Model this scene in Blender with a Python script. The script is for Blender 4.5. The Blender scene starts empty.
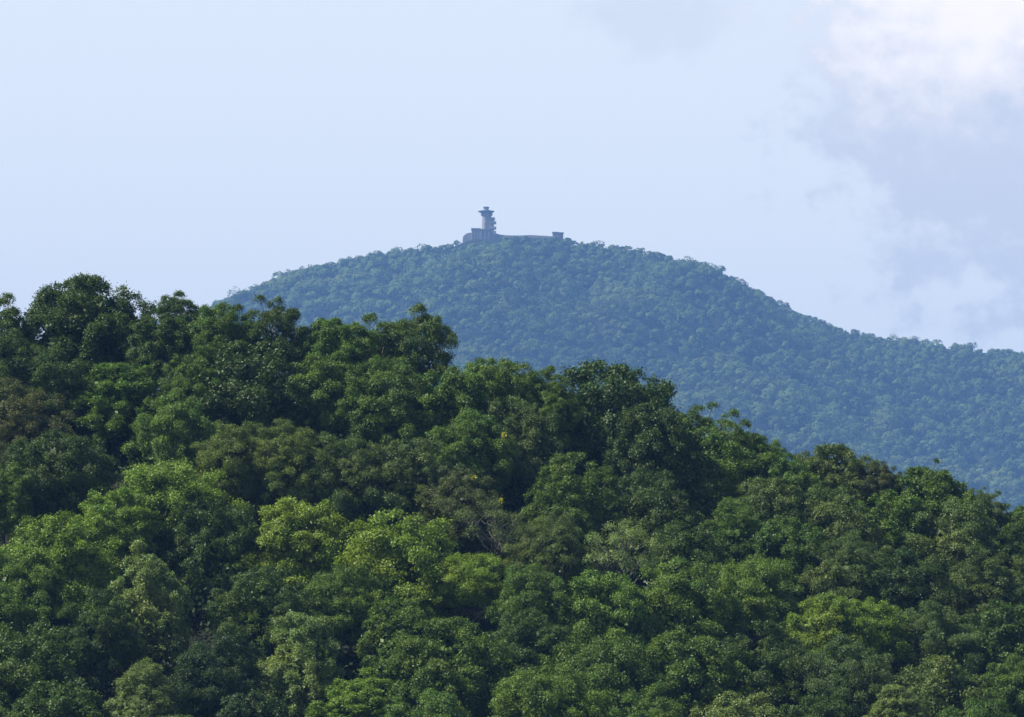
import bpy, math, random
import numpy as np
from mathutils import Vector
R = math.radians
sc = bpy.context.scene
col = sc.collection

# ------------------------------------------------------------------ camera
F = 4500.0                      # focal length in pixels of a 1024 px wide picture
PITCH = math.atan((800 - 358.5) / F)
cam_d = bpy.data.cameras.new('camera')
cam_d.sensor_width = 36.0
cam_d.lens = F * 36.0 / 1024.0
cam_d.clip_start = 1.0
cam_d.clip_end = 40000.0
cam = bpy.data.objects.new('camera', cam_d)
col.objects.link(cam)
cam.location = (0, 0, 0)
cam.rotation_euler = (R(90) + PITCH, 0, 0)
sc.camera = cam
CP, SP = math.cos(PITCH), math.sin(PITCH)

def at(px, py, d):
    """point seen at pixel (px, py), d metres ahead (arrays allowed)"""
    u = (px - 512.0) / F
    v = (358.5 - py) / F
    fy = CP - v * SP
    fz = SP + v * CP
    return u / fy * d, d + 0 * px, fz / fy * d

# ------------------------------------------------------------------ light
SUN_EL, SUN_AZ = 50.0, -102.0    # azimuth measured from the view direction (+Y), negative = left
EXPOSURE = 0.72
sx = math.cos(R(SUN_EL)) * math.sin(R(SUN_AZ))
sy = math.cos(R(SUN_EL)) * math.cos(R(SUN_AZ))
sz = math.sin(R(SUN_EL))
sd = bpy.data.lights.new('sun', 'SUN')
sd.energy = 5.0
sd.angle = R(0.5)
sd.color = (1.0, 0.95, 0.85)
sun = bpy.data.objects.new('sun', sd)
col.objects.link(sun)
sun.rotation_euler = Vector((-sx, -sy, -sz)).to_track_quat('-Z', 'Y').to_euler()
sun.location = (-200, 0, 300)

def N(nt, typ, **kw):
    n = nt.nodes.new(typ)
    for k, v in kw.items():
        setattr(n, k, v)
    return n

def math_node(nt, op, a, b=None, c=None, clamp=False):
    n = nt.nodes.new('ShaderNodeMath'); n.operation = op; n.use_clamp = clamp
    for i, x in enumerate((a, b, c)):
        if x is None: continue
        if hasattr(x, 'links'): nt.links.new(x, n.inputs[i])
        else: n.inputs[i].default_value = x
    return n.outputs[0]

def mix_col(nt, fac, a, b, mode='MIX'):
    n = nt.nodes.new('ShaderNodeMix'); n.data_type = 'RGBA'; n.blend_type = mode
    for s, x in ((n.inputs[0], fac), (n.inputs[6], a), (n.inputs[7], b)):
        if hasattr(x, 'links'): nt.links.new(x, s)
        elif isinstance(x, tuple): s.default_value = (*x[:3], 1)
        else: s.default_value = x
    return n.outputs[2]

world = bpy.data.worlds.new('World')
sc.world = world
world.use_nodes = True
wt = world.node_tree
wt.nodes.clear()
wout = N(wt, 'ShaderNodeOutputWorld')
bg = N(wt, 'ShaderNodeBackground')
bg.inputs['Strength'].default_value = 0.056
wt.links.new(bg.outputs[0], wout.inputs[0])
sky = N(wt, 'ShaderNodeTexSky', sky_type='NISHITA')
sky.sun_disc = False
sky.sun_elevation = R(SUN_EL)
sky.sun_rotation = R(SUN_AZ)
sky.altitude = 600
sky.air_density = 1.0
sky.dust_density = 1.2
sky.ozone_density = 1.0
tc = N(wt, 'ShaderNodeTexCoord')
sep = N(wt, 'ShaderNodeSeparateXYZ')
wt.links.new(tc.outputs['Generated'], sep.inputs[0])
dx, dy, dz = sep.outputs
yy = math_node(wt, 'MAXIMUM', dy, 0.05)
az = math_node(wt, 'DIVIDE', dx, yy)            # tangent of the azimuth off +Y
el = math_node(wt, 'DIVIDE', dz, yy)            # tangent of the elevation
# clear air: whitish blue near the horizon as in humid summer weather
low_air = N(wt, 'ShaderNodeMapRange', interpolation_type='SMOOTHSTEP')
low_air.inputs['From Min'].default_value = 0.16; low_air.inputs['From Max'].default_value = 0.40
low_air.inputs['To Min'].default_value = 0.88; low_air.inputs['To Max'].default_value = 0.0
wt.links.new(dz, low_air.inputs['Value'])
pale = mix_col(wt, low_air.outputs[0], sky.outputs[0], (11.9, 12.45, 12.75))
comb = N(wt, 'ShaderNodeCombineXYZ')
wt.links.new(az, comb.inputs[0]); wt.links.new(el, comb.inputs[1])
def cloud_noise(scale, detail, rough, off):
    m = N(wt, 'ShaderNodeMapping')
    m.inputs['Location'].default_value = off
    m.inputs['Scale'].default_value = (1, 1.15, 1)
    wt.links.new(comb.outputs[0], m.inputs[0])
    n = N(wt, 'ShaderNodeTexNoise')
    n.inputs['Scale'].default_value = scale
    n.inputs['Detail'].default_value = detail
    n.inputs['Roughness'].default_value = rough
    wt.links.new(m.outputs[0], n.inputs['Vector'])
    return n.outputs[0]
n1 = cloud_noise(34, 8, 0.6, (0.3, 0.1, 0))
n2 = cloud_noise(120, 5, 0.6, (0.7, 0.5, 0))
n3 = cloud_noise(26, 4, 0.5, (1.3, 2.5, 0))
def azp(px): return (px - 512) / F / CP
def elp(py): return math.tan(PITCH + math.atan((358.5 - py) / F))
def blob(px, py, rx, ry):
    a = math_node(wt, 'DIVIDE', math_node(wt, 'SUBTRACT', az, azp(px)), rx / F)
    e = math_node(wt, 'DIVIDE', math_node(wt, 'SUBTRACT', el, elp(py)), ry / F)
    return math_node(wt, 'SQRT', math_node(wt, 'ADD', math_node(wt, 'MULTIPLY', a, a), math_node(wt, 'MULTIPLY', e, e)))
def smooth(x, lo, hi):
    n = N(wt, 'ShaderNodeMapRange', interpolation_type='SMOOTHSTEP')
    n.inputs['From Min'].default_value = lo; n.inputs['From Max'].default_value = hi
    wt.links.new(x, n.inputs['Value'])
    return n.outputs[0]
nn = math_node(wt, 'ADD', math_node(wt, 'MULTIPLY', math_node(wt, 'SUBTRACT', n1, 0.5), 1.4),
               math_node(wt, 'MULTIPLY', math_node(wt, 'SUBTRACT', n2, 0.5), 1.2))
def mask(px, py, rx, ry, lo, hi, amt):
    v = math_node(wt, 'SUBTRACT', math_node(wt, 'SUBTRACT', 1.0, blob(px, py, rx, ry)), math_node(wt, 'MULTIPLY', nn, -1.0))
    return math_node(wt, 'MULTIPLY', smooth(v, lo, hi), amt)
big = mask(1005, 95, 240, 240, -0.02, 0.36, 1.0)
wisp = mask(655, 5, 110, 75, 0.05, 0.75, 0.5)
wisp2 = mask(840, 120, 60, 80, 0.15, 0.8, 0.5)
cov = math_node(wt, 'MAXIMUM', math_node(wt, 'MAXIMUM', big, wisp), wisp2)
top = mask(975, 0, 215, 150, -0.2, 0.95, 1.0)
ccol = mix_col(wt, top, (8.8, 9.3, 10.3), (14.6, 13.7, 12.9))
final_sky = mix_col(wt, cov, pale, ccol)
wt.links.new(final_sky, bg.inputs['Color'])

sc.view_settings.view_transform = 'Standard'
sc.view_settings.look = 'None'
sc.view_settings.gamma = 1.0
sc.view_settings.use_curve_mapping = False
sc.view_settings.exposure = EXPOSURE
sc.render.engine = 'CYCLES'
cy = sc.cycles
cy.max_bounces = 4
cy.diffuse_bounces = 2
cy.glossy_bounces = 1
cy.transmission_bounces = 2
cy.volume_bounces = 0
cy.transparent_max_bounces = 4
cy.caustics_reflective = False
cy.caustics_refractive = False
cy.use_denoising = True
cy.denoising_prefilter = 'ACCURATE'

# ------------------------------------------------------------------ helpers
def tag(o, label=None, cat=None, group=None, kind=None):
    if label: o['label'] = label
    if cat: o['category'] = cat
    if group: o['group'] = group
    if kind: o['kind'] = kind
    return o

def np_mesh(name, co, quads, mat=None, attr=None, smooth_=False):
    me = bpy.data.meshes.new(name)
    nv, nf = len(co), len(quads)
    k = quads.shape[1]
    me.vertices.add(nv)
    me.vertices.foreach_set('co', np.ascontiguousarray(co, dtype=np.float32).ravel())
    me.loops.add(nf * k)
    me.loops.foreach_set('vertex_index', np.ascontiguousarray(quads, dtype=np.int32).ravel())
    me.polygons.add(nf)
    me.polygons.foreach_set('loop_start', np.arange(0, nf * k, k, dtype=np.int32))
    if attr is not None:
        a = me.attributes.new('tint', 'FLOAT', 'FACE')
        a.data.foreach_set('value', np.ascontiguousarray(attr, dtype=np.float32))
    me.update(calc_edges=True)
    if smooth_:
        me.polygons.foreach_set('use_smooth', np.ones(nf, dtype=bool))
    if mat: me.materials.append(mat)
    return me

def link(name, me, parent=None, loc=(0, 0, 0)):
    o = bpy.data.objects.new(name, me)
    col.objects.link(o)
    o.location = loc
    if parent: o.parent = parent
    return o

def unit(v):
    return v / np.maximum(np.linalg.norm(v, axis=-1, keepdims=True), 1e-9)

class Geo:
    """collects boxes, prisms and tubes for one mesh"""
    def __init__(self): self.v = []; self.f = []
    def box(self, x0, x1, y0, y1, z0, z1):
        b = len(self.v)
        self.v += [(x, y, z) for z in (z0, z1) for x, y in ((x0, y0), (x1, y0), (x1, y1), (x0, y1))]
        self.f += [tuple(b + i for i in q) for q in ((3, 2, 1, 0), (4, 5, 6, 7), (0, 1, 5, 4), (1, 2, 6, 5), (2, 3, 7, 6), (3, 0, 4, 7))]
    def rings(self, rings):
        """rings: list of lists of points, same count; capped"""
        b = len(self.v); n = len(rings[0])
        for r in rings: self.v += [tuple(p) for p in r]
        for k in range(len(rings) - 1):
            for i in range(n):
                j = (i + 1) % n
                self.f.append((b + k * n + i, b + k * n + j, b + (k + 1) * n + j, b + (k + 1) * n + i))
        self.f.append(tuple(b + i for i in reversed(range(n))))
        self.f.append(tuple(b + (len(rings) - 1) * n + i for i in range(n)))
    def lathe(self, cx, cy, prof, n=16, rot=0.0, sq=None):
        rs = []
        for r, z in prof:
            rs.append([(cx + r * math.cos(rot + 2 * math.pi * i / n), cy + r * math.sin(rot + 2 * math.pi * i / n), z) for i in range(n)])
        self.rings(rs)
    def tube(self, pts, rad, n=6):
        rs = []
        for i, p in enumerate(pts):
            p = Vector(p)
            d = (Vector(pts[min(i + 1, len(pts) - 1)]) - Vector(pts[max(i - 1, 0)])).normalized()
            a = d.cross(Vector((0.31, 0.95, 0.05))).normalized()
            b2 = d.cross(a)
            rs.append([p + (a * math.cos(2 * math.pi * k / n) + b2 * math.sin(2 * math.pi * k / n)) * rad[i] for k in range(n)])
        self.rings(rs)
    def mesh(self, name, mat, smooth_=False):
        me = bpy.data.meshes.new(name)
        me.from_pydata([tuple(p) for p in self.v], [], self.f)
        me.update()
        if smooth_:
            me.polygons.foreach_set('use_smooth', np.ones(len(me.polygons), dtype=bool))
        me.materials.append(mat)
        return me

# ------------------------------------------------------------------ materials
def new_mat(name):
    m = bpy.data.materials.new(name); m.use_nodes = True
    m.node_tree.nodes.clear()
    o = N(m.node_tree, 'ShaderNodeOutputMaterial')
    return m, m.node_tree, o

def leaf_material(name, use_obj_color=True, base=(0.05, 0.08, 0.02), trans=0.2, spread=0.8, noise_scale=0.22, spec=0.26):
    m, nt, out = new_mat(name)
    at_ = N(nt, 'ShaderNodeAttribute', attribute_name='tint')
    if use_obj_color:
        c = N(nt, 'ShaderNodeObjectInfo').outputs['Color']
    else:
        rgb = N(nt, 'ShaderNodeRGB'); rgb.outputs[0].default_value = (*base, 1); c = rgb.outputs[0]
    tcn = N(nt, 'ShaderNodeTexCoord')
    nz = N(nt, 'ShaderNodeTexNoise'); nz.inputs['Scale'].default_value = noise_scale; nz.inputs['Detail'].default_value = 3
    nt.links.new(tcn.outputs['Object'], nz.inputs['Vector'])
    # leaf to leaf brightness, and young yellower foliage in patches
    k = math_node(nt, 'MULTIPLY_ADD', at_.outputs['Fac'], spread, 1.0 - spread / 2)
    sc_ = N(nt, 'ShaderNodeVectorMath', operation='SCALE')
    nt.links.new(c, sc_.inputs[0]); nt.links.new(k, sc_.inputs['Scale'])
    yel = mix_col(nt, 1.0, sc_.outputs[0], (1.3, 1.14, 0.9), 'MULTIPLY')
    f = N(nt, 'ShaderNodeMapRange'); f.inputs['From Min'].default_value = 0.42; f.inputs['From Max'].default_value = 0.66
    nt.links.new(nz.outputs[0], f.inputs['Value'])
    c2 = mix_col(nt, f.outputs[0], sc_.outputs[0], yel)
    p = N(nt, 'ShaderNodeBsdfPrincipled')
    nt.links.new(c2, p.inputs['Base Color'])
    p.inputs['Roughness'].default_value = 0.5
    p.inputs['Specular IOR Level'].default_value = spec
    t = N(nt, 'ShaderNodeBsdfTranslucent')
    tcol = mix_col(nt, 1.0, c2, (1.5, 1.7, 0.6), 'MULTIPLY')
    nt.links.new(tcol, t.inputs[0])
    ms = N(nt, 'ShaderNodeMixShader'); ms.inputs[0].default_value = trans
    nt.links.new(p.outputs[0], ms.inputs[1]); nt.links.new(t.outputs[0], ms.inputs[2])
    nt.links.new(ms.outputs[0], out.inputs[0])
    return m

def noise_mat(name, c0, c1, scale, rough=0.9, detail=4, bump=0.0):
    m, nt, out = new_mat(name)
    tcn = N(nt, 'ShaderNodeTexCoord')
    nz = N(nt, 'ShaderNodeTexNoise'); nz.inputs['Scale'].default_value = scale; nz.inputs['Detail'].default_value = detail
    nt.links.new(tcn.outputs['Object'], nz.inputs['Vector'])
    f = N(nt, 'ShaderNodeMapRange'); f.inputs['From Min'].default_value = 0.35; f.inputs['From Max'].default_value = 0.65
    nt.links.new(nz.outputs[0], f.inputs['Value'])
    p = N(nt, 'ShaderNodeBsdfPrincipled')
    nt.links.new(mix_col(nt, f.outputs[0], c0, c1), p.inputs['Base Color'])
    p.inputs['Roughness'].default_value = rough
    p.inputs['Specular IOR Level'].default_value = 0.2
    if bump:
        b = N(nt, 'ShaderNodeBump'); b.inputs['Strength'].default_value = bump; b.inputs['Distance'].default_value = 0.3
        nt.links.new(nz.outputs[0], b.inputs['Height']); nt.links.new(b.outputs[0], p.inputs['Normal'])
    nt.links.new(p.outputs[0], out.inputs[0])
    return m

def stone_mat(name, c0, c1, mortar):
    m, nt, out = new_mat(name)
    tcn = N(nt, 'ShaderNodeTexCoord')
    vo = N(nt, 'ShaderNodeTexVoronoi'); vo.inputs['Scale'].default_value = 1.6
    nt.links.new(tcn.outputs['Object'], vo.inputs['Vector'])
    ve = N(nt, 'ShaderNodeTexVoronoi', feature='DISTANCE_TO_EDGE'); ve.inputs['Scale'].default_value = 1.6
    nt.links.new(tcn.outputs['Object'], ve.inputs['Vector'])
    sp = N(nt, 'ShaderNodeSeparateXYZ'); nt.links.new(vo.outputs['Color'], sp.inputs[0])
    c = mix_col(nt, sp.outputs[0], c0, c1)
    e = N(nt, 'ShaderNodeMapRange'); e.inputs['From Max'].default_value = 0.06
    nt.links.new(ve.outputs['Distance'], e.inputs['Value'])
    p = N(nt, 'ShaderNodeBsdfPrincipled')
    nt.links.new(mix_col(nt, e.outputs[0], mortar, c), p.inputs['Base Color'])
    p.inputs['Roughness'].default_value = 0.9
    nt.links.new(p.outputs[0], out.inputs[0])
    return m

M_leaf = leaf_material('foliage', True)
M_yleaf = leaf_material('yellow_foliage', False, base=(0.28, 0.27, 0.03), trans=0.3, spread=0.5)
M_far = leaf_material('distant_foliage', False, base=(0.088, 0.136, 0.045), trans=0.12, spread=0.85, noise_scale=0.010, spec=0.03)
M_bark = noise_mat('bark', (0.06, 0.05, 0.04), (0.13, 0.115, 0.10), 2.5)
M_pbark = noise_mat('pale_bark', (0.085, 0.085, 0.07), (0.15, 0.15, 0.125), 2.0)
M_floor = noise_mat('forest_floor', (0.012, 0.015, 0.007), (0.022, 0.026, 0.012), 0.3)
M_mtn = noise_mat('mountain_floor', (0.010, 0.016, 0.006), (0.018, 0.026, 0.010), 0.02)
M_valley = noise_mat('valley_floor', (0.03, 0.055, 0.018), (0.06, 0.09, 0.03), 0.01)
M_stone = stone_mat('rubble_stone', (0.19, 0.175, 0.168), (0.31, 0.285, 0.272), (0.2, 0.19, 0.185))
M_conc = noise_mat('concrete', (0.24, 0.235, 0.23), (0.34, 0.33, 0.32), 0.6)
M_roof = noise_mat('roof_metal', (0.07, 0.08, 0.10), (0.10, 0.11, 0.13), 0.8, rough=0.5)
M_glass = noise_mat('dark_glass', (0.10, 0.13, 0.17), (0.16, 0.20, 0.25), 0.8, rough=0.08)

# ------------------------------------------------------------------ terrain
rng = np.random.default_rng(7)
def fnoise(x, y, seed=0, octs=4, base=1.0):
    """cheap smooth value noise built from summed sines"""
    r = np.random.default_rng(seed)
    out = 0; amp = 1.0; f = base
    for o in range(octs):
        for _ in range(4):
            a = r.uniform(0, 2 * math.pi); ph = r.uniform(0, 6.28); ff = f * r.uniform(0.7, 1.4)
            out = out + amp * 0.25 * np.sin((x * math.cos(a) + y * math.sin(a)) * ff + ph)
        amp *= 0.5; f *= 2.0
    return out

VALLEY = -22.0
# tree-top skyline of the near hill (pixels), used as the hill's real profile
HX = np.array([-600, -300, -40, 20, 60, 95, 140, 200, 260, 330, 400, 445, 500, 560, 600, 650, 700, 745, 800, 840, 880, 930, 975, 1024, 1100, 1300, 1600.])
HY = np.array([330, 300, 296, 295, 290, 288, 292, 300, 304, 315, 318, 338, 358, 366, 368, 392, 412, 432, 450, 452, 468, 474, 490, 505, 530, 590, 680.])
NS = 0.62                        # size of the near hill's trees against full-grown 12 m crowns
D0, DD, YB = 440.0 * NS, 105.0 * NS, 775.0
def near_top(px, d):
    """height of the canopy top of the near hill above the camera"""
    t = (d - D0) / DD
    s = np.interp(px, HX, HY)
    tt = np.where(t > 1, 1 - 0.0 * t, t)
    y = YB - tt * (YB - s)
    X, Y, Z = at(px, y, d)
    Z = np.where(t > 1, at(px, s, D0 + DD + 0 * d)[2] + (d - D0 - DD) * 0.03 - np.maximum(d - D0 - DD - 15, 0) ** 1.3 * 0.12, Z)
    return Z
TREE_H = 13.5 * NS
def near_ground(px, d):
    return np.maximum(near_top(px, d) - TREE_H, VALLEY - 1.0)
def depth_for(px, y):
    s = np.interp(px, HX, HY)
    return D0 + DD * (YB - y) / (YB - s)

# near hill sheet: columns by bearing, rows by distance
pxs = np.linspace(-1500, 2500, 241)
dsx = np.concatenate([np.linspace(395 * NS, 640 * NS, 99), np.linspace(650 * NS, 900 * NS, 26)])
PX, DS = np.meshgrid(pxs, dsx)
gz = near_ground(PX, DS)
gx = (PX - 512) / F * DS
gz = gz + 0.5 * fnoise(gx, DS, 3, 3, 0.12)
fall = np.clip((np.abs(PX - 512) - 1300) / 600.0, 0, 1)
gz = gz * (1 - fall) + (VALLEY - 2) * fall
co = np.stack([gx, DS, gz], -1).reshape(-1, 3)
nc, nr = len(pxs), len(dsx)
def grid_quads(nr, nc):
    i = np.arange(nr - 1)[:, None] * nc + np.arange(nc - 1)[None, :]
    return np.stack([i, i + 1, i + 1 + nc, i + nc], -1).reshape(-1, 4)
hill = link('near_hill', np_mesh('near_hill', co, grid_quads(nr, nc), M_floor, smooth_=True))
tag(hill, 'steep wooded hillside in front of the mountain', 'hill', kind='structure')

# far mountain
MX = np.array([-500, -200, 0, 120, 210, 240, 270, 300, 330, 360, 400, 440, 470, 500, 550, 600, 650, 700, 740, 770, 797, 830, 850, 880, 930, 980, 1024, 1150, 1400, 1800.])
MY = np.array([590, 450, 376, 338, 308, 298, 290, 276, 267, 258, 248, 241.5, 239, 238.5, 238, 242, 249, 264, 284, 298, 314, 322, 332, 337, 342, 347, 352, 372, 450, 560.])
S = 1.8                          # the mountain stands 5.4 km away
YR = 3000.0 * S
FAR_H = 6.0 * S
MY = MY - np.where((MX > 430) & (MX < 560), 2.0, np.where(MX < 330, 7.0, 4.0))
xs_prof = (MX - 512) / F / CP * YR
zs_prof = at(MX, MY, YR + 0 * MX)[2] - FAR_H
# the summit terrace carries no trees, so its ground is at the skyline itself
def ridge_z(x):
    w = 7.0 * S
    z = sum(np.interp(x + k * w, xs_prof, zs_prof) for k in (-1.5, -0.5, 0.5, 1.5)) / 4
    g = np.clip(1 - np.abs(x / S - 1.0) / 42.0, 0, 1)
    return z + 4.9 * S * np.clip(g * 3, 0, 1)
def far_ground(x, y):
    x, y = x / S, y / S
    u = 3000.0 - y
    zr = ridge_z(x * S) / S
    bend = np.clip(u, 0, None)
    s = 0.12 + 0.30 * (1 - np.exp(-bend / 90.0))
    drop = bend * s
    # spurs and hollows running down the face
    k = np.clip(bend / 120.0, 0, 1)
    spur = k * (26 * fnoise(x + 0.25 * u, 0.35 * y, 11, 2, 0.030) + 11 * fnoise(x - 0.2 * u, 0.5 * y, 12, 2, 0.075) + 3 * fnoise(x, y, 13, 2, 0.16))
    z = zr - drop + spur - np.clip(-u, 0, None) * 0.33
    return np.maximum(z * S, VALLEY - 1)
fx = np.concatenate([np.linspace(-1600, -480, 40, endpoint=False), np.linspace(-480, 560, 209), np.linspace(560, 1600, 41)[1:]])
fy = np.concatenate([np.linspace(1900, 2250, 30, endpoint=False), np.linspace(2250, 3060, 181), np.linspace(3060, 4300, 50)[1:]])
FX, FY = np.meshgrid(fx * S, fy * S)
FZ = far_ground(FX, FY)
mtn = link('far_mountain', np_mesh('far_mountain', np.stack([FX, FY, FZ], -1).reshape(-1, 3), grid_quads(len(fy), len(fx)), M_mtn, smooth_=True))
tag(mtn, 'rounded blue mountain rising behind the near hillside', 'mountain', kind='structure')

# valley sheet out to the horizon, with the rise the camera stands on
vx = np.linspace(-6000, 6000, 121); vy = np.linspace(-600, 9000, 97)
vx = np.sort(np.concatenate([vx, np.linspace(-90, 90, 19) + 1.0])); vy = np.sort(np.concatenate([vy, np.linspace(-90, 120, 22) + 1.0]))
VX, VY = np.meshgrid(vx, vy)
VZ = VALLEY + (-1.7 - VALLEY) * np.exp(-(VX ** 2 + VY ** 2) / (2 * 40.0 ** 2))
val = link('ground', np_mesh('ground', np.stack([VX, VY, VZ], -1).reshape(-1, 3), grid_quads(len(vy), len(vx)), M_valley, smooth_=True))
tag(val, 'valley floor between the viewpoint and the hills', 'ground', kind='structure')

# ------------------------------------------------------------------ haze
m_h, nt_h, out_h = new_mat('haze')
pv = N(nt_h, 'ShaderNodeVolumePrincipled')
pv.inputs['Color'].default_value = (0.22, 0.46, 1.0, 1)
pv.inputs['Density'].default_value = 0.000104
pv.inputs['Anisotropy'].default_value = 0.0
nt_h.links.new(pv.outputs[0], out_h.inputs['Volume'])
g = Geo(); g.box(-6200, 6200, -700, 9200, VALLEY - 3, 722)
haze = link('haze', g.mesh('haze', m_h))
tag(haze, 'thin blue summer haze between viewpoint and mountain', 'haze', kind='stuff')

# ------------------------------------------------------------------ foliage meshes
def quads_from(c, nrm, dirv, length, width, fold):
    """diamond leaves: c centre, nrm normal, dirv along the leaf"""
    dirv = unit(dirv - nrm * (dirv * nrm).sum(-1, keepdims=True))
    side = np.cross(nrm, dirv)
    L = length[:, None]; W = width[:, None]
    a = c - dirv * L * 0.5
    b = c + side * W * 0.5 + nrm * (fold[:, None] * W)
    t = c + dirv * L * 0.5 - nrm * (0.12 * L)
    d = c - side * W * 0.5 + nrm * (fold[:, None] * W)
    v = np.stack([a, b, t, d], 1).reshape(-1, 3)
    q = np.arange(len(c) * 4).reshape(-1, 4)
    return v, q

def make_crown(name, seed, H=1.0, n_lobes=52, lobe=(1.25, 2.3), tufts=30, leaves=16, leaf=0.34, flat=0.75, low=-0.55,
               shape=1.0, spires=10, fill=1500, tuft_r=0.36, up=0.6, reach=(0.55, 0.93), rnd=0.75, wobble=1.0, sp_r=(0.55, 1.05)):
    """crown 12 m wide and 12*H m high, centred on the origin; returns mesh and lobe centres"""
    r = np.random.default_rng(seed)
    Rw, Rh = 6.0, 6.0 * H
    i = np.arange(n_lobes * 2)
    zz = 1 - 2 * (i + 0.5) / len(i)
    ph = i * 2.39996 + r.uniform(0, 6)
    rr = np.sqrt(1 - zz ** 2)
    dv = np.stack([rr * np.cos(ph), rr * np.sin(ph), zz], -1) + r.normal(0, 0.16, (len(i), 3))
    dv = unit(dv)
    dv = dv[dv[:, 2] > low]
    dv = dv[r.permutation(len(dv))[:n_lobes]]
    f = r.uniform(reach[0], reach[1], len(dv))
    lr = r.uniform(lobe[0], lobe[1], len(dv)) * (1.1 - 0.25 * (f > 0.85))
    # an uneven outline: a few bulges and bites over the whole crown
    bd = unit(r.normal(0, 1, (9, 3))); ba = r.uniform(-0.24, 0.15, 9) * wobble
    wob = 1 + (ba[None, :] * np.exp(3.2 * (dv @ bd.T - 1))).sum(1)
    hz = dv[:, 2]
    narrow = np.where(hz > 0, 1 - (1 - shape) * hz, 1.0)
    lean = r.normal(0, 0.5, 2)
    lc = np.stack([dv[:, 0] * Rw * f * wob * narrow + lean[0] * hz, dv[:, 1] * Rw * f * wob * narrow + lean[1] * hz, hz * Rh * f * wob], -1)
    if spires:
        sdv = unit(np.stack([r.normal(0, 0.75, spires), r.normal(0, 0.75, spires), r.uniform(0.25, 1.1, spires)], -1))
        sf = r.uniform(0.80, 0.95, spires)
        lc = np.concatenate([lc, np.stack([sdv[:, 0] * Rw * sf * shape, sdv[:, 1] * Rw * sf * shape, sdv[:, 2] * Rh * sf], -1)])
        lr = np.concatenate([lr, r.uniform(sp_r[0], sp_r[1], spires)])
        dv = np.concatenate([dv, sdv])
    nT = np.maximum((tufts * (lr / np.mean(lobe)) ** 1.8).astype(int), 5)
    li = np.repeat(np.arange(len(lr)), nT)
    d = unit(r.normal(0, 1, (len(li), 3)) + 0.75 * dv[li] + np.array([0, 0, up]))
    tp = lc[li] + d * (lr[li] * r.uniform(0.62, 1.08, len(li)))[:, None] * np.array([1, 1, flat])
    tn = unit(0.85 * d + np.array([0, 0, 0.40]) + r.normal(0, 0.28, d.shape))
    ltint = r.uniform(0, 1, len(lr))
    ttint = 0.55 * r.uniform(0, 1, len(li)) + 0.45 * ltint[li]
    k = np.repeat(np.arange(len(tp)), r.integers(max(leaves, 2), leaves + 16, len(tp)))
    off = r.normal(0, tuft_r, (len(k), 3))
    nn_ = tn[k]
    off = off - nn_ * (off * nn_).sum(-1, keepdims=True) * 0.35
    c = tp[k] + off
    ln = unit(nn_ + r.normal(0, rnd, c.shape) * 0.75)
    ld = unit(off + r.normal(0, 0.4, c.shape) + np.array([0, 0, 0.3]))
    L = leaf * 0.68 * r.uniform(0.65, 1.35, len(c))
    tint = 0.65 * ttint[k] + 0.35 * r.uniform(0, 1, len(c))
    if fill:
        fd = unit(r.normal(0, 1, (fill, 3))); fd[:, 2] = np.maximum(fd[:, 2], low)
        fp = fd * (r.uniform(0, 1, fill) ** 0.4 * 0.66)[:, None] * np.array([Rw, Rw, Rh])
        c = np.concatenate([c, fp]); ln = np.concatenate([ln, unit(r.normal(0, 1, (fill, 3)) + np.array([0, 0, .6]))])
        ld = np.concatenate([ld, r.normal(0, 1, (fill, 3))]); L = np.concatenate([L, r.uniform(0.6, 1.0, fill)])
        tint = np.concatenate([tint, r.uniform(0, 0.6, fill)])
    v, q = quads_from(c, ln, ld, L, L * r.uniform(0.5, 0.75, len(L)), r.uniform(0.0, 0.25, len(L)))
    return np_mesh(name, v, q, M_leaf, tint), lc

def make_trunk(name, seed, lc, H=1.0, n_limbs=12, mat=None, base_r=0.30, twig=0):
    r = random.Random(seed)
    g = Geo()
    Rh = 6 * H
    zt = Rh * 0.55
    spine = []
    x = y = 0.0
    for k in range(9):
        z = -20 + (zt + 20) * k / 8
        spine.append((x, y, z))
        x += r.uniform(-0.18, 0.18); y += r.uniform(-0.18, 0.18)
    g.tube(spine, [base_r * (1.25 if k == 0 else 1) * (1 - 0.1 * k) + 0.02 for k in range(9)], 8)
    idx = list(range(len(lc))); r.shuffle(idx)
    for n_, j in enumerate(idx[:n_limbs]):
        e = Vector(lc[j])
        s_t = min(max((e.z - 3.5 - r.uniform(0, 2) + 20) / (zt + 20), 0.45), 0.97)
        fi = s_t * 8; i0 = min(int(fi), 7); fr = fi - i0
        s = Vector(spine[i0]).lerp(Vector(spine[i0 + 1]), fr)
        m1 = s.lerp(e, 0.35) + Vector((r.uniform(-.4, .4), r.uniform(-.4, .4), -0.35))
        m2 = s.lerp(e, 0.7) + Vector((r.uniform(-.5, .5), r.uniform(-.5, .5), -0.1))
        rb = base_r * (1 - 0.85 * s_t) + 0.06
        g.tube([s, m1, m2, e], [rb, rb * .75, rb * .5, rb * .2], 5)
        for t in range(twig):
            q = m1.lerp(e, r.uniform(0.1, 0.95))
            w = q + Vector((r.uniform(-1.3, 1.3), r.uniform(-1.3, 1.3), r.uniform(-0.1, 1.2)))
            w2 = w + Vector((r.uniform(-.7, .7), r.uniform(-.7, .7), r.uniform(0, .8)))
            g.tube([q, w, w2], [rb * .38, rb * .25, rb * .08], 4)
    return g.mesh(name, mat or M_bark, True)

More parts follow.
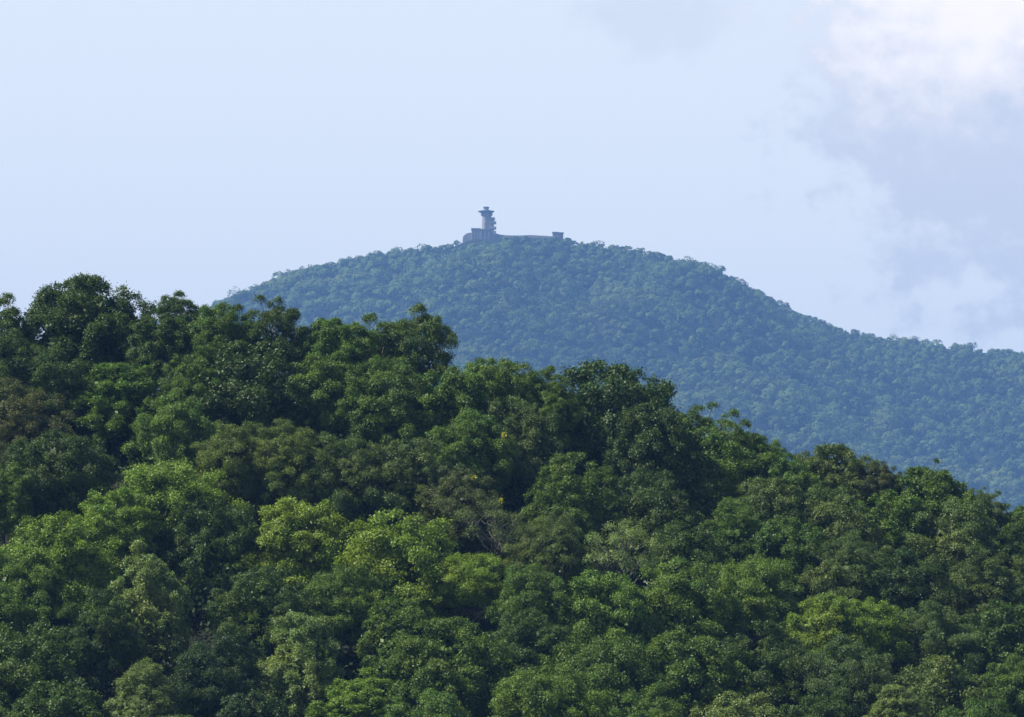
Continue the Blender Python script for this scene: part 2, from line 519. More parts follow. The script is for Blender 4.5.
PROTO = {}
def proto(kind, var, **kw):
    tr = {k: kw.pop(k) for k in ('n_limbs', 'mat', 'base_r', 'twig') if k in kw}
    me, lc = make_crown('crown', 100 + 17 * var + len(PROTO) * 5, **kw)
    tk = make_trunk('trunk', 40 + var, lc, H=kw.get('H', 1.0), **tr)
    PROTO.setdefault(kind, []).append((me, tk, kw.get('H', 1.0)))
for v in range(6):
    proto('dome', v, H=(1.12, 1.3, 1.2, 1.35, 1.05, 1.25)[v], n_lobes=(120, 140, 100, 150, 130, 110)[v], lobe=((0.5, 1.2), (0.45, 1.1), (0.6, 1.4), (0.45, 1.0), (0.45, 1.3), (0.55, 1.15))[v],
          tufts=24, leaves=13, leaf=(0.30, 0.26, 0.36, 0.28, 0.26, 0.40)[v], tuft_r=(0.24, 0.21, 0.28, 0.22, 0.21, 0.27)[v], low=-0.8, spires=22, sp_r=(0.4, 0.8),
          flat=0.82, reach=(0.58, 1.0), fill=2400)
for v in range(3):
    proto('round', v, H=(1.0, 1.12, 0.95)[v], n_lobes=(150, 160, 140)[v], lobe=(0.5, 1.05), tufts=24, leaves=13, leaf=(0.28, 0.34, 0.27)[v], tuft_r=0.23, low=-0.8,
          spires=30, sp_r=(0.35, 0.7), wobble=0.5, reach=(0.6, 0.96), fill=2600, flat=0.85)
for v in range(3):
    proto('broad', v, H=(1.0, 0.9, 1.1)[v], n_lobes=120, lobe=(0.55, 1.3), tufts=24, leaves=14, flat=0.58, leaf=(0.28, 0.24, 0.31)[v], tuft_r=0.25, up=0.8, spires=18, sp_r=(0.4, 0.8), rnd=0.7,
          low=-0.7, reach=(0.58, 1.0), fill=2200)
for v in range(3):
    proto('tufted', v, H=1.12, n_lobes=70, lobe=(0.5, 1.2), tufts=26, leaves=13, leaf=0.3, tuft_r=0.25, spires=4, sp_r=(0.5, 0.9), fill=500, reach=(0.5, 0.98), n_limbs=34, low=-0.6)
for v in range(3):
    proto('tall', v, H=1.6, n_lobes=130, lobe=(0.5, 1.1), tufts=24, leaves=13, leaf=(0.33, 0.28, 0.36)[v], tuft_r=0.24, reach=(0.58, 1.0), fill=2000, shape=0.6, flat=1.0, up=0.3, spires=16, rnd=1.0, low=-0.8)
for v in range(3):
    proto('fine', v, H=1.1, n_lobes=140, lobe=(0.45, 1.05), tufts=24, leaves=15, leaf=0.22, tuft_r=0.21, spires=18, sp_r=(0.35, 0.7), reach=(0.58, 1.0), fill=2200, rnd=0.85, twig=2, mat=M_pbark, low=-0.75)
proto('bare', 0, H=0.9, n_lobes=34, lobe=(0.6, 1.2), tufts=17, leaves=9, leaf=0.26, spires=5, fill=0, n_limbs=26, mat=M_pbark, twig=7, base_r=0.3)
proto('bare', 1, H=0.8, n_lobes=26, lobe=(0.7, 1.4), tufts=18, leaves=11, leaf=0.30, spires=5, fill=100, n_limbs=22, mat=M_pbark, twig=5, base_r=0.28)

COL = {
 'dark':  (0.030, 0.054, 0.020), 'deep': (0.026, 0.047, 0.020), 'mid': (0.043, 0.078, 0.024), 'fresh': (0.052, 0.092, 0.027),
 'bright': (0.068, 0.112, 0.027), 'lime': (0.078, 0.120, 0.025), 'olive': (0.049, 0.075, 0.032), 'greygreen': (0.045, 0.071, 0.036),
 'brown': (0.046, 0.059, 0.040), 'pale': (0.080, 0.113, 0.064), 'dull': (0.040, 0.062, 0.034), 'black': (0.018, 0.034, 0.018)}  # 'black' puts the shade over the shadowed trees into their leaf colour

# px, top y, width px, kind, colour, height scale, label
TREES = [
 # skyline
 (-2, 291, 84, 'tufted', 'dark', 1.0, 'dark spindly tree on the skyline, cut by the picture edge, see-through twigs against sky'),
 (90, 272, 124, 'round', 'dark', 1.0, 'tallest tree of the hilltop, big dark dome crown standing clear against the sky'),
 (180, 293, 62, 'tufted', 'dark', 1.0, 'small tufted tree with open upright sprigs next to the tallest dome tree'),
 (222, 306, 80, 'dome', 'mid', 1.0, 'mid green rounded tree where the mountain slope first meets the near skyline'),
 (268, 298, 78, 'tufted', 'dark', 1.1, 'open crowned tree with two leafy tufts poking above the skyline before the mountain flank'),
 (334, 317, 80, 'round', 'mid', 1.0, 'low rounded skyline tree in the dip between two open crowned trees'),
 (372, 309, 84, 'tufted', 'mid', 1.1, 'mid green loose tree leaning into the see-through tree on the skyline'),
 (417, 307, 84, 'tufted', 'dark', 1.1, 'see-through skyline tree with gaps in its crown showing the blue mountain'),
 (492, 356, 96, 'round', 'mid', 1.0, 'bumpy mid green skyline tree directly below the stone tower'),
 (545, 366, 70, 'dome', 'mid', 1.0, 'narrow green skyline tree between the tree below the tower and the big dark dome'),
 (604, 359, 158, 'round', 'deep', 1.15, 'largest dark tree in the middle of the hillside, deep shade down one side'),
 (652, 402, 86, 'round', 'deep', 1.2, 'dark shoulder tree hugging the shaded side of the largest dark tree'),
 (704, 404, 76, 'tufted', 'mid', 1.0, 'leggy skyline tree with a fringe of separate leaf tufts over blue mountain'),
 (748, 430, 74, 'round', 'mid', 1.0, 'mid green skyline tree stepping down beyond the fringe-topped tree'),
 (785, 452, 60, 'dome', 'mid', 1.0, 'low skyline tree in the notch before the sandy green hump'),
 (836, 442, 92, 'round', 'greygreen', 1.0, 'sandy grey-green hump shaped tree on the lower skyline'),
 (878, 459, 46, 'fine', 'brown', 1.0, 'small brownish round tree tucked behind the sandy green hump'),
 (931, 465, 96, 'round', 'mid', 1.0, 'rounded skyline tree with one thin leafy wand sticking up'),
 (978, 486, 62, 'fine', 'greygreen', 1.0, 'small grey-green skyline tree with reddish tips beyond the wand-topped tree'),
 (1030, 500, 80, 'dome', 'mid', 1.0, 'last skyline tree on the downhill end, cut by the picture edge'),
 # second row
 (18, 384, 104, 'fine', 'brown', 1.0, 'dull brownish grey tree at the picture edge under the spindly dark tree'),
 (4, 330, 92, 'dome', 'dark', 1.0, 'dark dense tree at the picture edge right under the spindly tree'),
 (158, 312, 62, 'dome', 'dark', 1.0, 'dark tree plugging the gap between the tallest dome and the small tufted tree'),
 (118, 354, 104, 'tall', 'fresh', 0.62, 'fresh green upright tree in front of the foot of the tallest dome tree'),
 (60, 350, 80, 'dome', 'dark', 1.0, 'dark tree filling the gap beneath the spindly tree and the tallest dome'),
 (172, 392, 86, 'broad', 'fresh', 1.2, 'bright fresh green bushy tree before the deep shadow hollow'),
 (196, 346, 80, 'dome', 'mid', 1.0, 'mid green tree below the small tufted skyline tree'),
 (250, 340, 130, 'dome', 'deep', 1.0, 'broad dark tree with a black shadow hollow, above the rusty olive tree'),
 (322, 349, 96, 'dome', 'mid', 1.0, 'plain green tree below the low rounded skyline dip'),
 (384, 356, 100, 'dome', 'mid', 1.0, 'plain green tree under the loose tree and the see-through tree'),
 (446, 366, 96, 'dome', 'mid', 1.0, 'speckled green tree one row in front of the see-through skyline tree'),
 (518, 398, 104, 'fine', 'dull', 1.1, 'dull grey-green tree with fine twigs below the tower, beside the largest dark tree'),
 (470, 412, 84, 'dome', 'mid', 1.0, 'green tree with one yellow leaf spray high on its front'),
 (574, 452, 96, 'dome', 'mid', 1.0, 'sunlit green tree standing in front of the largest dark tree'),
 (716, 434, 100, 'dome', 'mid', 1.0, 'green tree in the row just below the fringe-topped skyline tree'),
 (768, 472, 96, 'dome', 'greygreen', 1.0, 'glossy speckled tree downhill of the skyline notch'),
 (826, 486, 104, 'dome', 'greygreen', 1.0, 'grey-green speckled tree right in front of the sandy hump'),
 (888, 490, 96, 'dome', 'mid', 1.0, 'green tree between the sandy hump and the wand-topped tree, one row nearer'),
 (950, 502, 100, 'dome', 'greygreen', 1.0, 'large-leaved grey-green tree below the reddish tipped skyline tree'),
 (1014, 522, 90, 'dome', 'dark', 1.0, 'darker green tree at the picture edge below the last skyline tree'),
 # third row
 (58, 430, 104, 'round', 'deep', 1.0, 'very dark round tree in front of the brownish grey edge tree'),
 (6, 462, 70, 'dome', 'mid', 1.0, 'green tree at the picture edge beside the very dark round tree'),
 (232, 419, 92, 'fine', 'olive', 0.95, 'rusty olive rounded tree under the black shadow hollow'),
 (290, 424, 90, 'fine', 'olive', 0.95, 'second rusty olive tree, the duller one on the downhill side of the pair'),
 (350, 436, 96, 'fine', 'greygreen', 1.0, 'grey-green fine-leaved tree next to the pair of rusty olive trees'),
 (410, 432, 92, 'dome', 'dull', 1.0, 'dull green tree uphill of the bright lime crown'),
 (452, 466, 90, 'fine', 'brown', 1.0, 'brownish twiggy tree with one orange-yellow leaf spray'),
 (492, 496, 76, 'bare', 'dull', 1.0, 'half dead tree with pale bare limbs showing through thin leaves'),
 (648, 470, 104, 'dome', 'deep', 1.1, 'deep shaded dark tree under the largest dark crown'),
 (168, 452, 150, 'broad', 'bright', 1.0, 'wide bright green layered tree below the fresh bushy tree'),
 (112, 486, 80, 'broad', 'bright', 1.0, 'small bright green tree at the dark-side end of the wide layered tree'),
 (736, 500, 84, 'tall', 'fresh', 0.7, 'fresh green twin-peaked tree on the slope under the glossy speckled tree'),
 (790, 516, 80, 'dome', 'mid', 1.0, 'mid green tree beside the twin-peaked fresh green tree'),
 (846, 536, 98, 'fine', 'greygreen', 1.0, 'speckled grey-green tree just uphill of the black shadow gap'),
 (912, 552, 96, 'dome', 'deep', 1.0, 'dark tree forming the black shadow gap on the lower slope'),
 (984, 546, 100, 'dome', 'greygreen', 1.0, 'grey-green tree behind the dark shadow gap near the picture edge'),
 (622, 522, 76, 'bare', 'pale', 1.0, 'pale tree with grey bare twigs at the foot of the largest dark tree'),
 (546, 514, 82, 'fine', 'greygreen', 1.1, 'soft grey-green tree between the bare limbed tree and the pale twiggy tree'),
 (686, 520, 80, 'dome', 'dark', 1.0, 'dark green tree next to the pale twiggy tree'),
 # fourth row
 (62, 512, 128, 'broad', 'bright', 1.0, 'bright green broad tree below the very dark round tree'),
 (16, 542, 92, 'broad', 'fresh', 1.1, 'deep fresh green tree at the picture edge under the bright broad tree'),
 (214, 494, 104, 'dome', 'dark', 1.15, 'dark ragged tree dividing the bright layered tree from the lime crown'),
 (300, 494, 110, 'broad', 'lime', 1.0, 'yellow-green tree, the smaller lime crown beside the dark ragged tree'),
 (396, 510, 150, 'broad', 'lime', 1.05, 'most vivid yellow-green tree, the widest lime crown of the hillside'),
 (470, 548, 80, 'broad', 'bright', 1.0, 'bright green tree continuing downhill from the widest lime crown'),
 (530, 566, 84, 'dome', 'mid', 1.0, 'mid green tree below the soft grey-green tree'),
 (606, 568, 100, 'broad', 'fresh', 1.1, 'fresh green tree below the pale twiggy tree'),
 (680, 558, 118, 'broad', 'fresh', 1.1, 'wide fresh green tree in the middle of the lower slope'),
 (752, 552, 96, 'broad', 'fresh', 1.1, 'fresh green tree below the twin-peaked tree'),
 (826, 592, 88, 'broad', 'bright', 1.0, 'bright green tree beside the black shadow gap'),
 (872, 598, 84, 'broad', 'lime', 0.9, 'small yellow-green tree glowing below the black shadow gap'),
 (934, 600, 100, 'fine', 'greygreen', 1.0, 'grey-green glossy tree downhill of the dark shadow gap tree'),
 (1008, 600, 96, 'dome', 'dark', 1.0, 'dark grey-green tree at the picture edge on the lower slope'),
 (-2, 588, 92, 'dome', 'mid', 1.0, 'mid green tree cut by the picture edge just above the low dark edge tree'),
 # fifth row
 (152, 552, 82, 'tall', 'pale', 1.0, 'tall slender pale tree with glinting leaves below the wide layered tree'),
 (96, 590, 84, 'dome', 'dark', 1.0, 'dark tree beside the tall slender glinting tree'),
 (28, 622, 112, 'dome', 'dark', 1.0, 'dark green tree low at the picture edge'),
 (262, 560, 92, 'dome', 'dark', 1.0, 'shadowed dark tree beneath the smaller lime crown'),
 (338, 566, 90, 'dome', 'mid', 1.0, 'green tree under the two lime crowns'),
 (306, 604, 90, 'tall', 'pale', 0.9, 'light green glinting tree with upright plumes near the bottom'),
 (450, 616, 124, 'round', 'mid', 0.95, 'rounded green tree below the widest lime crown, neat dome near the bottom'),
 (400, 596, 76, 'dome', 'mid', 1.0, 'small green tree behind the neat dome, under the widest lime crown'),
 (534, 612, 80, 'dome', 'dark', 1.0, 'dark green tree in the gap beside the neat dome'),
 (598, 628, 118, 'broad', 'mid', 1.2, 'broad green tree below the fresh green lower slope, middle of the bottom rows'),
 (686, 630, 108, 'round', 'mid', 1.0, 'rounded green tree below the wide fresh green tree'),
 (766, 622, 112, 'dome', 'dark', 1.0, 'dark shady tree below the fresh green trees of the lower slope'),
 (848, 642, 104, 'fine', 'dull', 1.0, 'dark brownish twiggy tree below the small yellow-green tree'),
 (940, 656, 112, 'dome', 'greygreen', 1.0, 'grey-green rounded tree low on the slope'),
 (1022, 650, 90, 'dome', 'mid', 1.0, 'green tree at the picture edge, low on the slope'),
 # bottom rows
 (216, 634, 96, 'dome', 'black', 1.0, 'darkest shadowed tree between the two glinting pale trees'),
 (140, 662, 90, 'tall', 'pale', 0.8, 'light glinting tree at the bottom, below the tall slender one'),
 (62, 678, 100, 'dome', 'dark', 1.0, 'dark tree along the bottom edge near the corner'),
 (356, 676, 96, 'tall', 'bright', 0.62, 'light green tree on the bottom edge next to the upright plumes'),
 (424, 694, 96, 'dome', 'mid', 1.0, 'green tree at the bottom edge under the neat dome'),
 (548, 664, 116, 'round', 'fresh', 1.0, 'lighter fresh green rounded tree at the bottom edge beside the neat dome'),
 (650, 684, 110, 'dome', 'mid', 1.0, 'green tree at the bottom edge, middle of the frame'),
 (736, 692, 96, 'dome', 'pale', 1.0, 'pale green tree top peeping over the bottom edge'),
 (818, 690, 100, 'dome', 'dark', 1.0, 'dark tree at the bottom edge below the shady tree'),
 (898, 680, 60, 'tall', 'pale', 0.7, 'small pale shiny tree at the bottom edge under the brownish twiggy tree'),
 (976, 700, 100, 'dome', 'mid', 1.0, 'green tree at the bottom edge near the far corner'),
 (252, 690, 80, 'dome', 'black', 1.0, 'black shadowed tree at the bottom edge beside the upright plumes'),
 (1, 712, 90, 'dome', 'mid', 1.0, 'green tree in the bottom corner below the low dark edge tree'),
 (180, 716, 90, 'dome', 'dark', 1.0, 'dark tree barely showing at the bottom edge under the light glinting tree'),
]

# the wood goes on a little way past both edges of the picture
EDGE = 'green tree of the near hillside standing just outside the picture edge'
for px, yt, kind, ck in [(1098, 528, 'dome', 'mid'), (1180, 560, 'round', 'dark'), (1088, 590, 'dome', 'greygreen'), (1172, 636, 'broad', 'mid'), (1100, 660, 'dome', 'dark'),
                         (1186, 706, 'dome', 'mid'), (1084, 726, 'fine', 'greygreen'), (-84, 300, 'dome', 'mid'), (-166, 312, 'round', 'dark'), (-88, 396, 'dome', 'mid'), (-160, 440, 'broad', 'fresh'),
                         (-86, 500, 'dome', 'dark'), (-164, 560, 'dome', 'mid'), (-84, 610, 'broad', 'mid'), (-158, 660, 'round', 'dark'), (-86, 712, 'dome', 'mid')]:
    TREES.append((px, yt, 112, kind, ck, 1.0, EDGE))

NAMES = {'dome': 'broadleaf_tree', 'round': 'round_crowned_tree', 'broad': 'spreading_tree', 'tufted': 'open_crowned_tree', 'tall': 'upright_tree', 'fine': 'fine_leaved_tree', 'bare': 'half_bare_tree'}
rr_ = random.Random(5)
cnt = {}
TREE_OBJ = {}
for (px, yt, w, kind, ck, hs, label) in TREES:
    d = float(depth_for(px, yt)) + rr_.uniform(-1.1, 1.1)
    n_ = cnt.get(kind, 0); cnt[kind] = n_ + 1
    cme, tme, H = PROTO[kind][n_ % len(PROTO[kind])]
    X, Y, Zt = (float(q) for q in at(np.float64(px), np.float64(yt), d))
    gz_ = float(near_ground(np.float64(px), np.float64(d)))
    s = 1.13 * (w / F * d) / 12.0
    szc = s * hs * 0.97
    half = 6.0 * H * szc
    zc = Zt - half * 0.97
    root = bpy.data.objects.new(NAMES[kind], None)
    col.objects.link(root)
    root.location = (X, Y + 0.3 * s * 6, gz_)
    root.rotation_euler = (0, 0, rr_.uniform(0, 6.28))
    root.empty_display_size = 1.0
    tag(root, label, 'tree', 'trees just outside the picture' if label == EDGE else 'trees on the near hillside')
    tk = link('trunk', tme, root, (0, 0, zc - gz_))
    cr = link('crown', cme, root, (0, 0, zc - gz_))
    for o in (tk, cr):
        o.scale = (s, s, szc)
    j = rr_.uniform(0.9, 1.1); j2 = rr_.uniform(0.95, 1.06)
    c = COL[ck]
    cr.color = (c[0] * j * j2 * 1.92, c[1] * j * 1.88, c[2] * j / j2 * 1.0, 1)
    TREE_OBJ[label] = (root, zc - gz_, s, szc, X, Y, d)

# shrub layer under the trees
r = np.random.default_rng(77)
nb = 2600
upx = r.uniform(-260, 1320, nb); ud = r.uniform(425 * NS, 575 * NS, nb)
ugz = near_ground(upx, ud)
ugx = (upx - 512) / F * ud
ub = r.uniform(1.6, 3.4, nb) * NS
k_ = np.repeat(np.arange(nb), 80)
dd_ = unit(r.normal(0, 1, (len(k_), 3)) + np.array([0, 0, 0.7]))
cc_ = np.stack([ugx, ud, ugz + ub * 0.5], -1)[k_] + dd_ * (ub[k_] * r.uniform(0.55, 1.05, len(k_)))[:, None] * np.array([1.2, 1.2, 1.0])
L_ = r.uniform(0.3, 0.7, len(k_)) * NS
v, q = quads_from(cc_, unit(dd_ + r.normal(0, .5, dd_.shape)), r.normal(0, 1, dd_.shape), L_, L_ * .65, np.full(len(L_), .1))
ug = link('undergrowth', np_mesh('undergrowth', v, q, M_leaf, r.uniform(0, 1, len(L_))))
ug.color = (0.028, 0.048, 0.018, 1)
tag(ug, 'dark leafy shrub layer under the hillside trees', 'undergrowth', kind='stuff')

# yellow leaf sprays on three crowns
def spray(label, px, py, rpx):
    for L_, (root, zo, s, szc, X, Y, d) in TREE_OBJ.items():
        if L_ != label: continue
        r = np.random.default_rng(int(px))
        n = 34
        dd = d - 5.4 * s
        P = np.array(at(np.float64(px), np.float64(py), dd), dtype=float)
        c = P + r.normal(0, rpx / F * d * 0.42, (n, 3))
        L = r.uniform(0.22, 0.4, n) * NS
        v, q = quads_from(c, unit(r.normal(0, .6, (n, 3)) + np.array([-.3, -.4, .6])), r.normal(0, 1, (n, 3)), L, L * .65, np.full(n, .1))
        bpy.context.view_layer.update()
        mi = np.array(root.matrix_world.inverted())
        v = v @ mi[:3, :3].T + mi[:3, 3]
        o = link('yellow_leaves', np_mesh('yellow_leaves', v, q, M_yleaf, r.uniform(0, 1, n)), root)
        o['label'] = 'spray of yellow leaves'
spray('green tree with one yellow leaf spray high on its front', 504, 435, 3.0)
spray('brownish twiggy tree with one orange-yellow leaf spray', 474, 478, 3.2)
spray('half dead tree with pale bare limbs showing through thin leaves', 501, 500, 3.2)

# the thin shoot standing out of one skyline crown
for L_, (root, zo, s, szc, X, Y, d) in TREE_OBJ.items():
    if 'thin leafy wand' not in L_: continue
    r = np.random.default_rng(9)
    a = np.array(at(np.float64(931), np.float64(474), d), dtype=float); b = np.array(at(np.float64(936), np.float64(460), d), dtype=float)
    g = Geo(); g.tube([a, (a + b) / 2 + np.array([.08, 0, 0]), b], [.05, .035, .015], 5)
    n = 60
    c = b + r.normal(0, 1, (n, 3)) * np.array([.17, .17, .10]) + np.array([.08, 0, -.05])
    L = r.uniform(.12, .24, n)
    v, q = quads_from(c, unit(r.normal(0, .6, (n, 3)) + np.array([0, 0, .6])), r.normal(0, 1, (n, 3)), L, L * .6, np.full(n, .1))
    bpy.context.view_layer.update()
    mi = np.array(root.matrix_world.inverted())
    g.v = [tuple(mi[:3, :3] @ np.array(p) + mi[:3, 3]) for p in g.v]
    st = link('top_shoot', g.mesh('top_shoot', M_bark, True), root)
    lf = link('leaves', np_mesh('leaves', v @ mi[:3, :3].T + mi[:3, 3], q, M_leaf, r.uniform(0, 1, n)), st)
    lf.color = (0.05, 0.09, 0.03, 1)

# ------------------------------------------------------------------ forest of the far mountain
r = np.random.default_rng(21)
sp_ = 6.7 * S
nx = int(1000 * S / sp_); ny = int(760 * S / sp_)
ix, iy = np.meshgrid(np.arange(nx), np.arange(ny))
tx = (-470 * S + ix * sp_ + r.uniform(-.5, .5, ix.shape) * sp_ * 0.95).ravel()
ty = (2290 * S + iy * sp_ + r.uniform(-.5, .5, ix.shape) * sp_ * 0.95).ravel()
tz = far_ground(tx, ty)
ppx = 512 + tx / ty * F * CP
eyez = tz + FAR_H
ppy = 358.5 - F * np.tan(np.arctan2(eyez, ty) - PITCH)
nearsky = np.interp(ppx, HX, HY)
keep = (ppx > -80) & (ppx < 1110) & (ty < 3003 * S) & (ppy < nearsky + 60)
# the summit terrace with the buildings is clear
sumx0, sumx1 = (459 - 512) / F * YR, (566 - 512) / F * YR
keep &= ~((tx > sumx0) & (tx < sumx1) & (ty > np.where(tx > (540 - 512) / F * YR, 2970, 2970) * S))
tx, ty, tz = tx[keep], ty[keep], tz[keep]
nt_ = len(tx)
cr_ = np.clip(np.exp(r.normal(0, 0.36, nt_)), 0.5, 1.8) * 4.5 * S
cr_ *= 1 + 0.15 * fnoise(tx / S, ty / S, 31, 2, 0.05)
near_top_ = np.clip((ty / S - 2900) / 60, 0, 1)
cr_ *= 1 - 0.30 * near_top_ - 0.2 * ((tx > sumx0 - 12) & (tx < sumx1 + 8) & (ty > 2945 * S))
ht_ = cr_ * r.uniform(0.75, 1.1, nt_)
lift = r.uniform(1.6, 4.2, nt_) * S * (1 - 0.85 * near_top_)
LOB, PER = 8, 27
ldv = unit(r.normal(0, 1, (nt_, LOB, 3)) + np.array([0, -0.25, 0.65]))
ldv[..., 2] = np.abs(ldv[..., 2]) * 1.0 - 0.12
lcen = ldv * r.uniform(0.5, 0.85, (nt_, LOB, 1)) * np.stack([cr_, cr_, ht_], -1)[:, None, :]
qd = unit(r.normal(0, 1, (nt_, LOB, PER, 3)) + 0.9 * ldv[:, :, None, :] + np.array([0, 0, 0.45]))
cc = lcen[:, :, None, :] + qd * (cr_[:, None, None, None] * r.uniform(0.32, 0.46, (nt_, LOB, PER, 1)))
cc = cc + np.stack([tx, ty, tz + lift], -1)[:, None, None, :]
nrm = unit(0.5 * qd + 0.8 * ldv[:, :, None, :] + r.normal(0, 0.16, qd.shape))
ttint = np.clip(0.5 + r.normal(0, 0.17, nt_) + 0.32 * fnoise(tx / S, ty / S, 41, 3, 0.022), 0, 1)
tint = (0.82 * ttint[:, None, None] + 0.18 * r.uniform(0, 1, (nt_, LOB, PER))).ravel()
cc = cc.reshape(-1, 3); nrm = nrm.reshape(-1, 3)
L = r.uniform(0.8, 1.4, len(cc)) * S
v, q = quads_from(cc, nrm, r.normal(0, 1, cc.shape), L, L * r.uniform(.6, .9, len(L)), np.full(len(L), 0.12))
ff = link('distant_forest', np_mesh('distant_forest', v, q, M_far, tint))
tag(ff, 'hazy blue-green forest blanketing the far mountain', 'forest', kind='stuff')
print('far trees', nt_, 'quads', len(q))

# ------------------------------------------------------------------ summit buildings
K = YR / F / CP
def wx(px): return (px - 512) * K
def wz(py): return float(at(np.float64(512), np.float64(py), YR)[2])
YT = YR                                        # depth of the buildings' axis
root = bpy.data.objects.new('stone_tower', None)
col.objects.link(root)
root.location = (wx(486.5), YT, wz(240))
tag(root, 'stone lookout tower with flat overhanging roof on the mountain summit', 'tower')
OX, OZ = wx(486.5), wz(240)
def X_(px): return (wx(px) - OX) / S
def Z_(py): return (wz(py) - OZ) / S
def part(name, g, mat, parent=root, smooth_=False):
    g.v = [tuple(c * S for c in p) for p in g.v]
    return link(name, g.mesh(name, mat, smooth_), parent)
B = -6.0
# main base block with pilasters
g = Geo(); g.box(X_(471.5), X_(480.2), -4.2, 5.0, B, Z_(229.6))
for px in (472.0, 474.6, 477.3, 479.7): g.box(X_(px) - .35, X_(px) + .35, -4.55, -4.2, B, Z_(229.9))
base = part('base_wall', g, M_stone)
g = Geo(); g.box(X_(471.1), X_(480.7), -4.8, 5.4, Z_(229.6), Z_(229.0)); part('cornice', g, M_conc, base)
for px in (473.3, 476.0, 478.5):
    g = Geo(); g.box(X_(px) - .45, X_(px) + .45, -4.28, -4.18, Z_(237.6), Z_(231.8)); part('window', g, M_glass, base)
# front block under the tower
g = Geo(); g.box(X_(480.25), X_(489.6), -5.4, 5.2, B, Z_(230.6))
for px in (481.0, 485.0, 489.0): g.box(X_(px) - .4, X_(px) + .4, -5.75, -5.4, B, Z_(231))
fb = part('entrance_wall', g, M_stone)
g = Geo(); g.box(X_(479.9), X_(490.0), -6.0, 5.6, Z_(230.6), Z_(229.9)); part('cornice', g, M_conc, fb)
for px in (483.0, 487.0):
    g = Geo(); g.box(X_(px) - .6, X_(px) + .6, -5.48, -5.38, Z_(238), Z_(232.6)); part('window', g, M_glass, fb)
# low wing with rounded roof
g = Geo()
prof = [(462.6, 240), (463.0, 237.2), (464.6, 235.4), (466.8, 234.0), (469.0, 233.3), (471.3, 233.2)]
pr = [(X_(a), -3.0, Z_(b)) for a, b in prof] + [(X_(471.3), -3.0, B), (X_(462.6), -3.0, B)]
pb = [(x, 4.0, z) for x, y, z in pr]
g.rings([pr, pb])
part('wing', g, M_stone)
# tower shaft, slightly battered octagon
g = Geo(); g.lathe(X_(486.6), 0.5, [(3.5, Z_(231)), (3.05, Z_(216.2))], 8, math.pi / 12); shaft = part('shaft', g, M_stone)
for py in (219.5, 224.0, 228.0):
    g = Geo(); g.box(X_(485.6) - .3, X_(485.6) + .3, -3.4, -2.6, Z_(py) - .8, Z_(py) + .8); part('window', g, M_glass, shaft)
# stair turret on the shaded side with landings
g = Geo(); g.box(X_(488.2), X_(494.0), -2.9, 3.0, B, Z_(217.8)); g.box(X_(489.7), X_(495.6), -5.0, 4.2, B, Z_(232.5))
turret = part('stair_turret', g, M_stone)
for py, ex in ((218.6, 494.9), (222.6, 496.2), (227.8, 496.2), (232.0, 496.0)):
    g = Geo(); g.box(X_(489.0), X_(ex), -3.5, 3.8, Z_(py + 1.1), Z_(py + .6))
    g.box(X_(ex) - .2, X_(ex) - .02, -3.5, 3.8, Z_(py + .6) + .003, Z_(py - .7)); g.box(X_(492), X_(ex) - .21, -3.5, -3.3, Z_(py + .6) + .003, Z_(py - .7))
    part('landing', g, M_conc, turret)
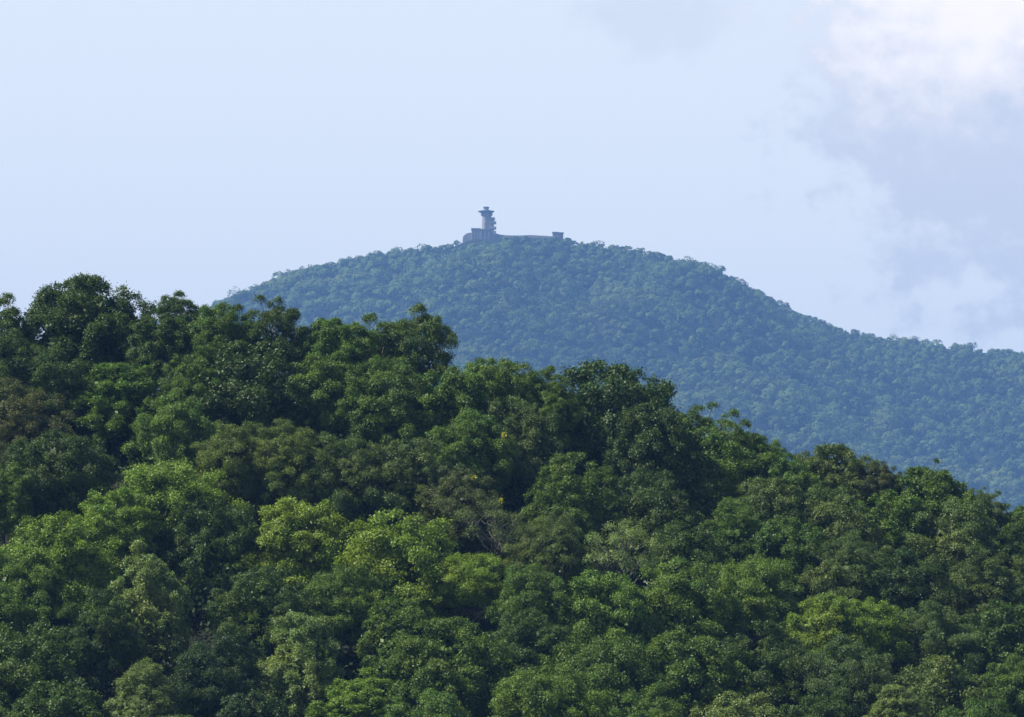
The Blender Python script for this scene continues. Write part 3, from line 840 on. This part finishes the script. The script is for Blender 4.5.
# flaring observation deck, glazing, roof, cab
g = Geo(); g.lathe(X_(486.6), 0.5, [(3.2, Z_(216.3)), (3.9, Z_(215.2)), (4.1, Z_(214.6))], 16); deck = part('observation_deck', g, M_conc)
g = Geo(); g.lathe(X_(486.6), 0.5, [(3.75, Z_(214.6) + .003), (4.2, Z_(212.3))], 16); part('window', g, M_glass, deck)
g = Geo(); g.lathe(X_(486.1), 0.5, [(4.4, Z_(212.35)), (5.45, Z_(211.8)), (5.45, Z_(211.2)), (3.6, Z_(210.6))], 20); roof = part('roof', g, M_roof)
g = Geo(); g.lathe(X_(486.1), 0.5, [(1.85, Z_(210.65)), (1.85, Z_(208.2))], 8, math.pi / 8); cab = part('roof_cabin', g, M_conc)
g = Geo(); g.lathe(X_(486.1), 0.5, [(2.15, Z_(208.2) + .003), (2.15, Z_(207.0)), (1.2, Z_(206.7))], 8, math.pi / 8); part('cap', g, M_roof, cab)

# terrace wall along the summit and the small hut
g = Geo()
tw = [(494.4, 233.4), (496.3, 233.9), (500, 235.0), (506, 235.7), (514, 235.9), (522, 235.9), (530, 235.5), (538, 235.9), (546, 236.3), (552.4, 236.9)]
f1, f2 = [], []
rings = []
for px, py in tw:
    x, z = wx(px), wz(py)
    rings.append([(x, YT - 4.5, z - 10), (x, YT - 4.5, z), (x, YT - 3.3, z), (x, YT - 3.3, z - 10)])
g.rings(rings)
wall = link('terrace_wall', g.mesh('terrace_wall', M_stone))
tag(wall, 'long low stone terrace wall running from the tower towards the hut', 'wall')
hut = bpy.data.objects.new('stone_hut', None)
col.objects.link(hut)
hut.location = (wx(558), YT, wz(238.5))
tag(hut, 'small flat-roofed stone hut on the summit, away from the tower', 'hut')
def HXp(px): return (wx(px) - wx(558)) / S
def HZ(py): return (wz(py) - wz(238.5)) / S
g = Geo(); g.box(HXp(552.6), HXp(558.6), -2.5, 3, -6, HZ(233.0)); g.box(HXp(558.6) + .002, HXp(563.4), -1.9, 2.4, -6, HZ(233.4))
hw = part('wall', g, M_stone, hut)
g = Geo(); g.box(HXp(552.2), HXp(559.0), -2.9, 3.4, HZ(233.0), HZ(232.4)); g.box(HXp(559.0) + .002, HXp(563.9), -2.3, 2.8, HZ(233.4) + .002, HZ(232.7)); part('roof', g, M_roof, hut)
g = Geo(); g.box(HXp(554.4), HXp(555.6), -2.58, -2.48, HZ(238), HZ(234.4)); part('door', g, M_glass, hut)
g = Geo(); g.box(HXp(560.2), HXp(561.8), -1.98, -1.88, HZ(236), HZ(234.4)); part('window', g, M_glass, hut)
